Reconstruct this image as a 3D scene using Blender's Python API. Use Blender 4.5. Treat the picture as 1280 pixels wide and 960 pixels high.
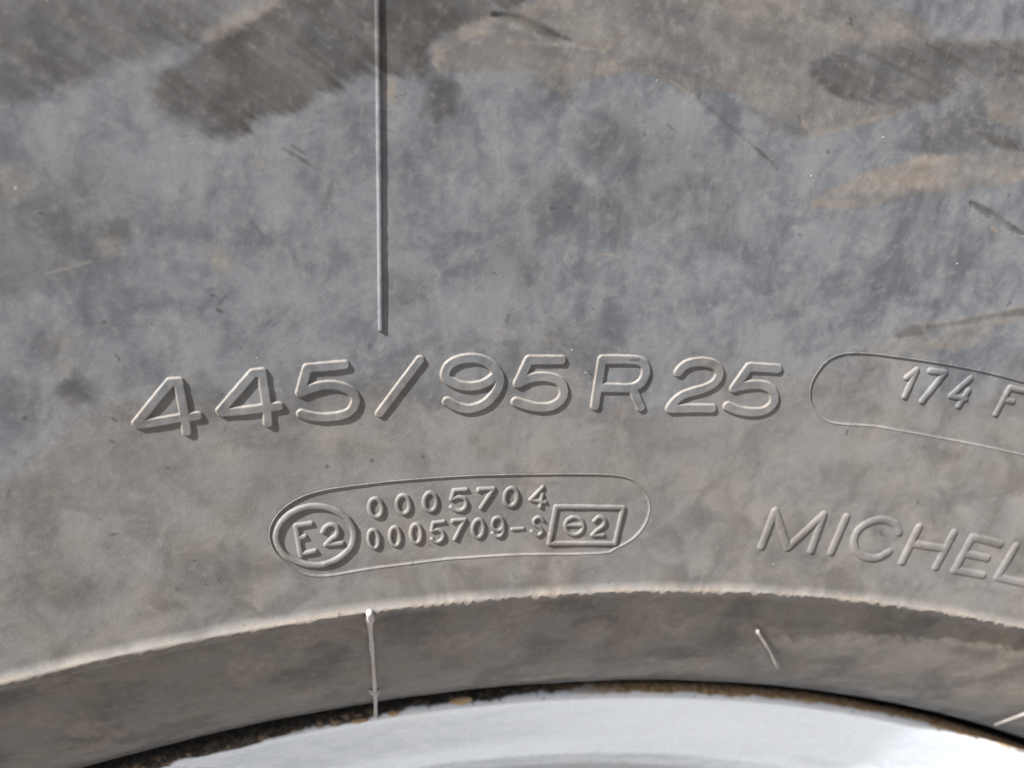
import bpy, math
import numpy as np
from mathutils import Matrix, Vector

for _o in list(bpy.data.objects):
    bpy.data.objects.remove(_o)
scene = bpy.context.scene
COL = scene.collection

# ------------------------------------------------------------------ camera
cd = bpy.data.cameras.new('camera')
cam = bpy.data.objects.new('camera', cd)
COL.objects.link(cam)
cam.matrix_world = Matrix(((0.96831, 0.00147, -0.24973, -0.03114),
                           (-0.24973, 0.00568, -0.96830, -0.11849),
                           (0.0, 0.99998, 0.00587, 0.41907),
                           (0, 0, 0, 1)))
cd.sensor_width = 36.0
cd.lens = 27.418
cd.clip_start = 0.005
cd.clip_end = 1000
cd.dof.use_dof = True
cd.dof.focus_distance = 0.112
cd.dof.aperture_fstop = 18
scene.camera = cam

# ------------------------------------------------------------------ sky and sun
SUN = Vector((-0.68, -0.462, 0.57)).normalized()      # towards the sun
world = bpy.data.worlds.new('World')
scene.world = world
world.use_nodes = True
wn = world.node_tree
bg = wn.nodes['Background']
sky = wn.nodes.new('ShaderNodeTexSky')
sky.sky_type = 'NISHITA'
sky.sun_disc = False
sky.sun_elevation = math.asin(SUN.z)
sky.sun_rotation = math.atan2(SUN.x, SUN.y)
sky.dust_density = 1.5
wn.links.new(sky.outputs[0], bg.inputs[0])
bg.inputs[1].default_value = 0.05
sd = bpy.data.lights.new('sun', 'SUN')
sd.energy = 5.0
sd.angle = math.radians(0.8)
sd.color = (1.0, 0.965, 0.915)
sun = bpy.data.objects.new('sun', sd)
COL.objects.link(sun)
sun.rotation_euler = SUN.to_track_quat('Z', 'Y').to_euler()
sun.location = (-3, -3, 3)
vs = scene.view_settings
vs.view_transform = 'Standard'
vs.look = 'None'
vs.gamma = 1.0
vs.use_curve_mapping = False
vs.exposure = 1.48

# ------------------------------------------------------------------ traced marks, all in millimetres on the tyre's own surface
# GLYPHS: kind, character, wheel angle, radius (m), stroke half width, strokes as (along the tread, up the sidewall)
GLYPHS = [
 ('size_digit','4',-0.11684,0.41844,0.67,[[(-3.85,-1.67),(0.86,3.2),(1.88,3.17),(1.88,-1.06),(1.75,-3.74)],[(-3.85,-1.67),(-3.66,-1.95),(-1.05,-1.86),(1.52,-1.72),(3.35,-1.72)]]),
 ('size_digit','4',-0.09289,0.41851,0.69,[[(-3.73,-1.41),(0.8,3.3),(1.9,3.33),(2.0,-0.98),(1.91,-3.82)],[(-3.73,-1.41),(-3.6,-1.67),(-1.14,-1.77),(1.8,-1.62),(3.46,-1.56)]]),
 ('size_digit','5',-0.06912,0.4185,0.72,[[(2.33,3.55),(-2.44,3.42),(-3.55,0.07)],[(-3.55,0.07),(-3.39,0.13),(-3.16,0.23),(-2.89,0.34),(-2.59,0.46),(-2.28,0.57),(-1.96,0.65),(-1.63,0.72),(-1.28,0.78),(-0.91,0.83),(-0.54,0.87),(-0.17,0.88),(0.18,0.87),(0.53,0.83),(0.87,0.77),(1.22,0.68),(1.54,0.58),(1.85,0.46),(2.13,0.34),(2.38,0.2),(2.61,0.04),(2.83,-0.12),(3.02,-0.3),(3.18,-0.49),(3.31,-0.67),(3.41,-0.86),(3.48,-1.06),(3.53,-1.26),(3.55,-1.47),(3.54,-1.67),(3.51,-1.88),(3.45,-2.09),(3.36,-2.32),(3.25,-2.54),(3.11,-2.76),(2.95,-2.95),(2.77,-3.12),(2.56,-3.27),(2.32,-3.39),(2.07,-3.49),(1.79,-3.57),(1.49,-3.64),(1.18,-3.7),(0.85,-3.74),(0.49,-3.76),(0.11,-3.77),(-0.27,-3.76),(-0.64,-3.74),(-0.99,-3.71),(-1.32,-3.66),(-1.64,-3.6),(-1.95,-3.52),(-2.25,-3.44),(-2.52,-3.36),(-2.76,-3.29),(-2.97,-3.22),(-3.15,-3.15),(-3.32,-3.08),(-3.46,-3.02),(-3.57,-2.96),(-3.66,-2.92)]]),
 ('size_slash','/',-0.04635,0.41854,0.67,[[(2.74,3.74),(-2.77,-3.76)]]),
 ('size_digit','9',-0.02221,0.41862,0.77,[[(-3.9,1.55),(-3.88,1.73),(-3.84,1.92),(-3.78,2.12),(-3.7,2.32),(-3.59,2.51),(-3.46,2.68),(-3.3,2.83),(-3.12,2.98),(-2.91,3.12),(-2.68,3.25),(-2.44,3.36),(-2.19,3.46),(-1.93,3.54),(-1.65,3.6),(-1.36,3.65),(-1.06,3.68),(-0.76,3.7),(-0.47,3.7),(-0.18,3.69),(0.12,3.66),(0.42,3.62),(0.72,3.56),(1.01,3.48),(1.29,3.38),(1.58,3.25),(1.88,3.09),(2.17,2.9),(2.44,2.71),(2.68,2.53),(2.87,2.35),(3.02,2.19),(3.14,2.03),(3.22,1.87),(3.27,1.71),(3.28,1.55),(3.26,1.39),(3.2,1.23),(3.09,1.07),(2.95,0.9),(2.79,0.74),(2.61,0.59),(2.43,0.45),(2.24,0.31),(2.03,0.18),(1.81,0.06),(1.57,-0.06),(1.33,-0.16),(1.08,-0.24),(0.82,-0.31),(0.55,-0.36),(0.27,-0.4),(-0.01,-0.42),(-0.29,-0.43),(-0.57,-0.42),(-0.86,-0.4),(-1.14,-0.36),(-1.43,-0.3),(-1.71,-0.24),(-1.99,-0.16),(-2.24,-0.07),(-2.49,0.03),(-2.73,0.15),(-2.96,0.27),(-3.18,0.41),(-3.37,0.54),(-3.52,0.68),(-3.65,0.81),(-3.75,0.95),(-3.82,1.09),(-3.87,1.24),(-3.89,1.39),(-3.9,1.55)],[(2.87,2.35),(2.99,2.19),(3.16,1.97),(3.36,1.71),(3.55,1.42),(3.72,1.14),(3.83,0.88),(3.88,0.64),(3.89,0.4),(3.88,0.16),(3.84,-0.08),(3.78,-0.32),(3.71,-0.56),(3.63,-0.8),(3.53,-1.04),(3.41,-1.29),(3.28,-1.53),(3.12,-1.76),(2.96,-1.99),(2.78,-2.21),(2.58,-2.44),(2.37,-2.65),(2.14,-2.86),(1.89,-3.04),(1.63,-3.2),(1.34,-3.35),(1.02,-3.48),(0.68,-3.59),(0.34,-3.67),(-0.0,-3.74),(-0.33,-3.77),(-0.64,-3.76),(-0.95,-3.73),(-1.26,-3.67),(-1.55,-3.58),(-1.84,-3.49),(-2.11,-3.39),(-2.38,-3.27),(-2.65,-3.12),(-2.9,-2.96),(-3.13,-2.8),(-3.32,-2.67),(-3.47,-2.57)]]),
 ('size_digit','5',0.00117,0.41848,0.79,[[(2.82,3.57),(-1.95,3.53),(-3.24,0.07)],[(-3.24,0.07),(-3.06,0.16),(-2.82,0.29),(-2.54,0.43),(-2.23,0.59),(-1.91,0.72),(-1.59,0.83),(-1.28,0.9),(-0.94,0.97),(-0.6,1.01),(-0.25,1.05),(0.09,1.06),(0.42,1.06),(0.75,1.03),(1.09,0.99),(1.42,0.93),(1.74,0.85),(2.04,0.76),(2.31,0.65),(2.55,0.52),(2.78,0.38),(2.98,0.21),(3.17,0.03),(3.32,-0.15),(3.45,-0.35),(3.56,-0.56),(3.64,-0.78),(3.7,-1.02),(3.73,-1.26),(3.73,-1.5),(3.71,-1.72),(3.66,-1.93),(3.57,-2.14),(3.47,-2.35),(3.33,-2.54),(3.18,-2.73),(3.0,-2.89),(2.81,-3.04),(2.58,-3.18),(2.34,-3.31),(2.08,-3.42),(1.8,-3.51),(1.51,-3.57),(1.19,-3.61),(0.85,-3.62),(0.48,-3.61),(0.12,-3.59),(-0.23,-3.55),(-0.56,-3.51),(-0.87,-3.46),(-1.18,-3.39),(-1.47,-3.31),(-1.75,-3.23),(-2.01,-3.15),(-2.24,-3.07),(-2.47,-3.0),(-2.68,-2.93),(-2.88,-2.86),(-3.05,-2.79),(-3.19,-2.74),(-3.3,-2.7)]]),
 ('size_letter','R',0.03047,0.41872,0.78,[[(-3.41,-3.59),(-3.39,3.52),(0.37,3.65)],[(0.37,3.65),(0.55,3.65),(0.8,3.65),(1.09,3.65),(1.4,3.65),(1.7,3.63),(1.97,3.59),(2.2,3.53),(2.44,3.47),(2.66,3.39),(2.86,3.29),(3.05,3.18),(3.21,3.05),(3.34,2.9),(3.45,2.72),(3.54,2.53),(3.61,2.32),(3.65,2.11),(3.68,1.9),(3.68,1.66),(3.66,1.41),(3.63,1.15),(3.56,0.9),(3.48,0.65),(3.37,0.44),(3.24,0.24),(3.08,0.05),(2.9,-0.12),(2.7,-0.28),(2.49,-0.42),(2.28,-0.53),(2.05,-0.61),(1.78,-0.67),(1.5,-0.71),(1.24,-0.73),(1.01,-0.75),(0.85,-0.76)],[(0.85,-0.76),(-3.11,-0.76)],[(2.06,-0.8),(3.82,-3.61)]]),
 ('size_digit','2',0.05887,0.41896,0.81,[[(-3.11,1.9),(-3.06,2.01),(-2.98,2.16),(-2.9,2.34),(-2.79,2.53),(-2.66,2.71),(-2.51,2.86),(-2.33,3.0),(-2.13,3.12),(-1.91,3.24),(-1.67,3.35),(-1.41,3.45),(-1.15,3.53),(-0.86,3.6),(-0.55,3.65),(-0.23,3.7),(0.1,3.73),(0.43,3.74),(0.74,3.74),(1.05,3.71),(1.37,3.67),(1.68,3.62),(1.98,3.54),(2.26,3.45),(2.51,3.33),(2.75,3.19),(2.97,3.02),(3.18,2.84),(3.35,2.63),(3.49,2.42),(3.57,2.2),(3.61,1.97),(3.6,1.71),(3.55,1.45),(3.46,1.18),(3.35,0.93),(3.21,0.69),(3.03,0.48),(2.81,0.28),(2.57,0.1),(2.3,-0.08),(2.01,-0.25),(1.72,-0.41),(1.4,-0.55),(1.05,-0.68),(0.69,-0.81),(0.32,-0.92),(-0.03,-1.04),(-0.35,-1.16),(-0.64,-1.28),(-0.91,-1.4),(-1.17,-1.51),(-1.41,-1.64),(-1.64,-1.77),(-1.85,-1.92),(-2.05,-2.09),(-2.24,-2.28),(-2.42,-2.48),(-2.58,-2.68),(-2.73,-2.88),(-2.85,-3.06),(-2.95,-3.23),(-3.02,-3.4),(-3.08,-3.57),(-3.12,-3.72),(-3.15,-3.85),(-3.18,-3.94)],[(-3.18,-3.94),(3.75,-3.57)]]),
 ('size_digit','5',0.0822,0.41893,0.83,[[(3.23,3.7),(-1.66,3.55),(-3.18,0.02)],[(-3.18,0.02),(-2.99,0.08),(-2.75,0.17),(-2.45,0.27),(-2.13,0.38),(-1.79,0.48),(-1.45,0.57),(-1.11,0.64),(-0.73,0.72),(-0.35,0.79),(0.04,0.84),(0.42,0.88),(0.78,0.9),(1.11,0.89),(1.44,0.87),(1.76,0.83),(2.07,0.77),(2.35,0.69),(2.62,0.59),(2.88,0.46),(3.13,0.31),(3.36,0.13),(3.56,-0.07),(3.74,-0.27),(3.89,-0.49),(4.0,-0.72),(4.09,-0.98),(4.15,-1.24),(4.18,-1.51),(4.17,-1.77),(4.13,-2.01),(4.05,-2.23),(3.92,-2.45),(3.77,-2.65),(3.58,-2.85),(3.37,-3.02),(3.13,-3.17),(2.87,-3.3),(2.59,-3.41),(2.27,-3.5),(1.94,-3.58),(1.58,-3.63),(1.2,-3.67),(0.79,-3.69),(0.34,-3.69),(-0.13,-3.67),(-0.61,-3.64),(-1.06,-3.59),(-1.47,-3.54),(-1.87,-3.46),(-2.26,-3.36),(-2.63,-3.25),(-2.97,-3.14),(-3.25,-3.05),(-3.45,-2.98)]]),
 ('load_digit','1',0.14725,0.42304,0.62,[[(-0.15,-2.3),(0.14,2.27),(-1.09,0.79)]]),
 ('load_digit','7',0.15745,0.42324,0.62,[[(-1.7,2.31),(1.15,2.43),(-1.0,-2.8)]]),
 ('load_digit','4',0.1703,0.42312,0.58,[[(0.75,2.57),(-1.55,-0.98),(1.45,-0.94)],[(1.3,0.56),(0.7,-2.35)]]),
 ('speed_letter','F',0.19573,0.42354,0.59,[[(-2.26,-2.84),(-1.99,1.96),(2.69,2.06)],[(-1.29,-0.17),(-0.2,-0.14)]]),
 ('brand_letter','M',0.11832,0.39649,0.8,[[(-4.77,-3.31),(-4.43,3.43),(0.19,-3.15),(4.7,3.59),(4.81,-3.45)]]),
 ('brand_letter','I',0.14086,0.39663,0.82,[[(0.12,3.41),(-0.12,-3.45)]]),
 ('brand_letter','C',0.16021,0.39662,0.83,[[(3.86,1.82),(3.71,1.97),(3.5,2.19),(3.26,2.45),(2.98,2.72),(2.68,2.96),(2.35,3.16),(2.0,3.32),(1.61,3.46),(1.2,3.59),(0.77,3.69),(0.34,3.75),(-0.07,3.78),(-0.48,3.76),(-0.9,3.71),(-1.32,3.62),(-1.73,3.5),(-2.12,3.35),(-2.48,3.17),(-2.82,2.96),(-3.16,2.71),(-3.48,2.43),(-3.77,2.13),(-4.01,1.81),(-4.19,1.48),(-4.31,1.13),(-4.39,0.76),(-4.42,0.36),(-4.4,-0.03),(-4.35,-0.42),(-4.25,-0.79),(-4.11,-1.16),(-3.91,-1.52),(-3.67,-1.88),(-3.4,-2.21),(-3.1,-2.52),(-2.79,-2.79),(-2.45,-3.03),(-2.06,-3.23),(-1.65,-3.4),(-1.23,-3.55),(-0.81,-3.66),(-0.42,-3.74),(-0.04,-3.79),(0.34,-3.82),(0.72,-3.81),(1.08,-3.76),(1.43,-3.68),(1.77,-3.57),(2.11,-3.38),(2.45,-3.12),(2.77,-2.83),(3.07,-2.54),(3.32,-2.29),(3.5,-2.11)]]),
 ('brand_letter','H',0.18753,0.39653,0.86,[[(-3.57,3.49),(-3.78,-3.59)],[(3.78,3.57),(3.44,-3.6)],[(-3.56,0.13),(3.45,0.19)]]),
 ('brand_letter','E',0.21468,0.3965,0.88,[[(3.35,3.18),(-2.94,3.39),(-3.15,-3.54),(3.18,-3.43)],[(-2.65,0.02),(2.17,-0.01)]]),
 ('brand_letter','L',0.23587,0.39618,0.9,[[(-1.53,3.79),(-1.88,-2.93),(5.5,-3.01)]]),
 ('approval_letter','E',-0.08035,0.39759,0.46,[[(0.94,2.47),(-1.08,2.42),(-0.8,-2.51)],[(-0.69,0.48),(-0.06,0.54)],[(-0.27,-2.16),(1.14,-1.98)]]),
 ('approval_digit','2',-0.07089,0.39785,0.43,[[(-1.29,0.66),(-1.23,0.76),(-1.16,0.89),(-1.06,1.05),(-0.96,1.21),(-0.84,1.35),(-0.73,1.45),(-0.6,1.52),(-0.46,1.58),(-0.31,1.62),(-0.16,1.64),(-0.02,1.63),(0.12,1.6),(0.25,1.54),(0.38,1.45),(0.51,1.33),(0.63,1.2),(0.72,1.05),(0.78,0.91),(0.8,0.75),(0.8,0.57),(0.77,0.38),(0.73,0.2),(0.66,0.02),(0.58,-0.13),(0.48,-0.25),(0.35,-0.35),(0.2,-0.45),(0.05,-0.53),(-0.11,-0.63),(-0.25,-0.73),(-0.39,-0.86),(-0.54,-1.0),(-0.69,-1.15),(-0.82,-1.3),(-0.94,-1.42),(-1.02,-1.5)],[(-1.02,-1.5),(1.25,-1.56)]]),
 ('approval_ring','O',-0.07689,0.398,0.55,[[(-5.25,0.67),(-5.2,1.0),(-5.12,1.34),(-5.02,1.68),(-4.88,2.02),(-4.72,2.34),(-4.53,2.63),(-4.32,2.91),(-4.08,3.18),(-3.81,3.43),(-3.51,3.66),(-3.21,3.88),(-2.89,4.06),(-2.55,4.22),(-2.18,4.37),(-1.8,4.49),(-1.41,4.59),(-1.02,4.66),(-0.64,4.7),(-0.28,4.71),(0.09,4.69),(0.45,4.65),(0.82,4.58),(1.18,4.48),(1.54,4.36),(1.91,4.2),(2.29,4.01),(2.67,3.8),(3.03,3.56),(3.38,3.31),(3.7,3.05),(3.99,2.76),(4.27,2.46),(4.53,2.13),(4.76,1.8),(4.96,1.47),(5.13,1.16),(5.25,0.86),(5.34,0.57),(5.39,0.28),(5.42,-0.0),(5.42,-0.3),(5.39,-0.61),(5.35,-0.94),(5.29,-1.29),(5.2,-1.65),(5.08,-2.01),(4.92,-2.36),(4.72,-2.68),(4.48,-2.98),(4.19,-3.27),(3.86,-3.55),(3.51,-3.81),(3.15,-4.05),(2.79,-4.25),(2.42,-4.42),(2.03,-4.56),(1.64,-4.68),(1.24,-4.77),(0.84,-4.82),(0.45,-4.85),(0.07,-4.84),(-0.3,-4.8),(-0.68,-4.72),(-1.05,-4.62),(-1.42,-4.5),(-1.78,-4.35),(-2.14,-4.18),(-2.5,-3.98),(-2.86,-3.76),(-3.2,-3.51),(-3.52,-3.26),(-3.8,-3.0),(-4.05,-2.73),(-4.27,-2.44),(-4.46,-2.14),(-4.63,-1.84),(-4.78,-1.53),(-4.91,-1.22),(-5.02,-0.91),(-5.12,-0.6),(-5.2,-0.28),(-5.24,0.03),(-5.26,0.35),(-5.25,0.67)]]),
 ('approval_digit','0',-0.05525,0.40126,0.38,[[(0.89,0.05),(0.89,-0.41),(0.81,-0.83),(0.64,-1.17),(0.41,-1.39),(0.14,-1.47),(-0.14,-1.42),(-0.41,-1.22),(-0.64,-0.9),(-0.8,-0.49),(-0.89,-0.04),(-0.89,0.41),(-0.8,0.83),(-0.63,1.16),(-0.4,1.38),(-0.14,1.46),(0.14,1.41),(0.41,1.21),(0.64,0.9),(0.8,0.5),(0.89,0.05)]]),
 ('approval_digit','0',-0.04547,0.40138,0.38,[[(0.91,-0.02),(0.89,-0.47),(0.79,-0.89),(0.6,-1.21),(0.36,-1.42),(0.08,-1.49),(-0.2,-1.41),(-0.47,-1.19),(-0.69,-0.86),(-0.84,-0.44),(-0.91,0.02),(-0.89,0.47),(-0.78,0.88),(-0.6,1.2),(-0.36,1.41),(-0.08,1.47),(0.2,1.4),(0.47,1.19),(0.69,0.86),(0.84,0.44),(0.91,-0.02)]]),
 ('approval_digit','0',-0.03566,0.40149,0.38,[[(0.93,-0.07),(0.89,-0.53),(0.77,-0.94),(0.57,-1.25),(0.31,-1.44),(0.02,-1.49),(-0.27,-1.39),(-0.53,-1.16),(-0.74,-0.81),(-0.88,-0.38),(-0.93,0.08),(-0.89,0.54),(-0.76,0.94),(-0.56,1.25),(-0.31,1.44),(-0.02,1.49),(0.26,1.39),(0.53,1.16),(0.74,0.82),(0.88,0.39),(0.93,-0.07)]]),
 ('approval_digit','5',-0.02527,0.4015,0.36,[[(1.07,1.66),(-0.77,1.6),(-1.13,0.15)],[(-1.13,0.15),(-1.04,0.19),(-0.92,0.25),(-0.78,0.33),(-0.62,0.4),(-0.47,0.45),(-0.31,0.48),(-0.15,0.49),(0.02,0.48),(0.19,0.46),(0.36,0.43),(0.51,0.38),(0.65,0.31),(0.77,0.22),(0.88,0.12),(0.97,-0.01),(1.05,-0.14),(1.12,-0.28),(1.16,-0.41),(1.18,-0.55),(1.18,-0.7),(1.16,-0.85),(1.12,-1.0),(1.07,-1.14),(1.01,-1.26),(0.94,-1.37),(0.84,-1.47),(0.73,-1.57),(0.62,-1.64),(0.49,-1.71),(0.37,-1.75),(0.24,-1.77),(0.1,-1.76),(-0.05,-1.74),(-0.2,-1.71),(-0.34,-1.67),(-0.47,-1.62),(-0.6,-1.55),(-0.72,-1.46),(-0.85,-1.35),(-0.95,-1.25),(-1.04,-1.16),(-1.11,-1.1)]]),
 ('approval_digit','7',-0.01506,0.40154,0.37,[[(-1.23,1.28),(-1.19,1.54),(1.07,1.55),(-0.72,-1.58)]]),
 ('approval_digit','0',-0.00559,0.40152,0.4,[[(0.99,-0.19),(0.92,-0.65),(0.76,-1.04),(0.52,-1.33),(0.23,-1.49),(-0.07,-1.5),(-0.38,-1.37),(-0.64,-1.1),(-0.84,-0.72),(-0.96,-0.27),(-0.98,0.2),(-0.91,0.65),(-0.75,1.04),(-0.51,1.33),(-0.23,1.49),(0.08,1.5),(0.38,1.37),(0.64,1.1),(0.84,0.73),(0.96,0.29),(0.99,-0.19)]]),
 ('approval_digit','4',0.00484,0.40138,0.38,[[(0.6,1.62),(-1.11,-0.39),(1.24,-0.87)],[(0.64,0.45),(0.53,-1.67)]]),
 ('approval_digit','0',-0.05635,0.39651,0.36,[[(0.72,0.03),(0.73,-0.44),(0.66,-0.87),(0.54,-1.21),(0.36,-1.44),(0.14,-1.52),(-0.09,-1.45),(-0.31,-1.24),(-0.5,-0.91),(-0.64,-0.49),(-0.72,-0.03),(-0.72,0.44),(-0.66,0.87),(-0.53,1.21),(-0.35,1.43),(-0.14,1.51),(0.09,1.45),(0.31,1.24),(0.5,0.91),(0.64,0.5),(0.72,0.03)]]),
 ('approval_digit','0',-0.04853,0.39658,0.36,[[(0.73,-0.03),(0.72,-0.5),(0.64,-0.92),(0.49,-1.26),(0.3,-1.47),(0.07,-1.54),(-0.16,-1.45),(-0.37,-1.23),(-0.55,-0.88),(-0.67,-0.45),(-0.73,0.02),(-0.72,0.49),(-0.63,0.91),(-0.49,1.24),(-0.3,1.45),(-0.07,1.51),(0.15,1.43),(0.37,1.21),(0.55,0.87),(0.67,0.44),(0.73,-0.03)]]),
 ('approval_digit','0',-0.0408,0.39673,0.37,[[(0.74,-0.05),(0.73,-0.52),(0.64,-0.95),(0.48,-1.28),(0.28,-1.48),(0.05,-1.54),(-0.18,-1.45),(-0.39,-1.22),(-0.57,-0.87),(-0.69,-0.43),(-0.74,0.04),(-0.72,0.51),(-0.63,0.93),(-0.48,1.26),(-0.28,1.46),(-0.05,1.52),(0.18,1.43),(0.39,1.2),(0.57,0.86),(0.69,0.42),(0.74,-0.05)]]),
 ('approval_digit','5',-0.03275,0.39674,0.34,[[(0.85,1.64),(-0.67,1.56),(-0.89,0.22)],[(-0.89,0.22),(-0.81,0.25),(-0.7,0.29),(-0.57,0.33),(-0.43,0.37),(-0.3,0.4),(-0.17,0.4),(-0.04,0.37),(0.09,0.32),(0.23,0.26),(0.36,0.18),(0.47,0.09),(0.57,0.0),(0.65,-0.1),(0.73,-0.21),(0.79,-0.33),(0.84,-0.46),(0.87,-0.59),(0.88,-0.71),(0.87,-0.84),(0.83,-0.98),(0.78,-1.11),(0.72,-1.24),(0.64,-1.36),(0.55,-1.46),(0.45,-1.54),(0.32,-1.61),(0.19,-1.67),(0.04,-1.71),(-0.09,-1.72),(-0.22,-1.71),(-0.34,-1.66),(-0.47,-1.57),(-0.59,-1.45),(-0.7,-1.33),(-0.79,-1.22),(-0.86,-1.15)]]),
 ('approval_digit','7',-0.02487,0.39686,0.35,[[(-0.98,1.33),(-0.93,1.59),(0.88,1.58),(-0.52,-1.62)]]),
 ('approval_digit','0',-0.01732,0.3968,0.38,[[(0.83,-0.12),(0.78,-0.58),(0.66,-0.99),(0.47,-1.3),(0.24,-1.48),(-0.02,-1.52),(-0.27,-1.4),(-0.5,-1.15),(-0.68,-0.79),(-0.79,-0.34),(-0.83,0.13),(-0.78,0.59),(-0.66,0.99),(-0.47,1.3),(-0.24,1.48),(0.01,1.52),(0.27,1.4),(0.49,1.16),(0.67,0.8),(0.79,0.36),(0.83,-0.12)]]),
 ('approval_digit','9',-0.00965,0.39687,0.35,[[(0.81,0.45),(0.79,0.1),(0.69,-0.2),(0.52,-0.44),(0.29,-0.58),(0.02,-0.62),(-0.25,-0.54),(-0.5,-0.37),(-0.7,-0.11),(-0.85,0.21),(-0.91,0.56),(-0.89,0.9),(-0.79,1.2),(-0.62,1.43),(-0.39,1.57),(-0.13,1.61),(0.14,1.54),(0.39,1.37),(0.59,1.11),(0.74,0.79),(0.81,0.45)],[(0.82,0.25),(0.83,0.14),(0.86,-0.01),(0.88,-0.19),(0.9,-0.38),(0.91,-0.56),(0.89,-0.73),(0.85,-0.88),(0.79,-1.04),(0.71,-1.19),(0.63,-1.34),(0.54,-1.45),(0.44,-1.54),(0.34,-1.59),(0.23,-1.62),(0.11,-1.63),(-0.01,-1.62),(-0.13,-1.59),(-0.24,-1.55),(-0.34,-1.49),(-0.45,-1.4),(-0.55,-1.29),(-0.65,-1.19),(-0.72,-1.1),(-0.78,-1.04)]]),
 ('approval_dash','-',-0.00188,0.39636,0.33,[[(-0.85,-0.02),(0.86,0.03)]]),
 ('approval_letter','S',0.00592,0.39668,0.32,[[(0.78,0.97),(0.7,1.05),(0.59,1.17),(0.45,1.3),(0.31,1.42),(0.17,1.52),(0.05,1.56),(-0.08,1.55),(-0.22,1.51),(-0.35,1.43),(-0.47,1.34),(-0.57,1.23),(-0.63,1.12),(-0.65,1.0),(-0.65,0.86),(-0.62,0.7),(-0.57,0.55),(-0.5,0.4),(-0.42,0.27),(-0.31,0.16),(-0.17,0.07),(-0.01,-0.01),(0.14,-0.09),(0.29,-0.18),(0.42,-0.28),(0.53,-0.39),(0.64,-0.51),(0.75,-0.64),(0.83,-0.77),(0.88,-0.89),(0.88,-1.01),(0.83,-1.13),(0.74,-1.26),(0.61,-1.39),(0.47,-1.5),(0.31,-1.58),(0.16,-1.6),(0.01,-1.54),(-0.17,-1.41),(-0.36,-1.25),(-0.54,-1.08),(-0.69,-0.94),(-0.79,-0.84)]]),
 ('approval_frame','#',0.02594,0.39655,0.45,[[(-5.37,3.36),(5.73,2.95),(5.33,-3.41),(-5.67,-3.01),(-5.37,3.36)]]),
 ('approval_sign','e',0.02098,0.39649,0.38,[[(1.5,-0.04),(1.49,-0.52),(1.34,-0.95),(1.05,-1.28),(0.66,-1.49),(0.21,-1.55),(-0.26,-1.46),(-0.71,-1.23),(-1.08,-0.87),(-1.35,-0.43),(-1.49,0.05),(-1.48,0.52),(-1.32,0.94),(-1.04,1.27),(-0.65,1.48),(-0.21,1.54),(0.26,1.45),(0.71,1.22),(1.09,0.87),(1.36,0.44),(1.5,-0.04)],[(-1.26,0.15),(1.27,0.08)]]),
 ('approval_digit','2',0.03114,0.39637,0.39,[[(-0.86,0.91),(-0.79,1.0),(-0.69,1.14),(-0.57,1.29),(-0.44,1.44),(-0.3,1.56),(-0.16,1.61),(0.0,1.59),(0.19,1.52),(0.39,1.42),(0.58,1.3),(0.74,1.16),(0.85,1.02),(0.91,0.88),(0.94,0.72),(0.93,0.54),(0.9,0.36),(0.84,0.19),(0.76,0.02),(0.64,-0.14),(0.47,-0.3),(0.28,-0.45),(0.08,-0.6),(-0.11,-0.75),(-0.26,-0.88),(-0.38,-1.02),(-0.49,-1.16),(-0.59,-1.3),(-0.68,-1.42),(-0.75,-1.52),(-0.8,-1.6)],[(-0.8,-1.6),(1.02,-1.63)]]),
 ('radial_rib','|',-0.05138,0.44872,0.37,[[(0.35,20.41),(0.15,15.49),(-0.05,-2.26),(-0.31,-23.84)]]),
]
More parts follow.
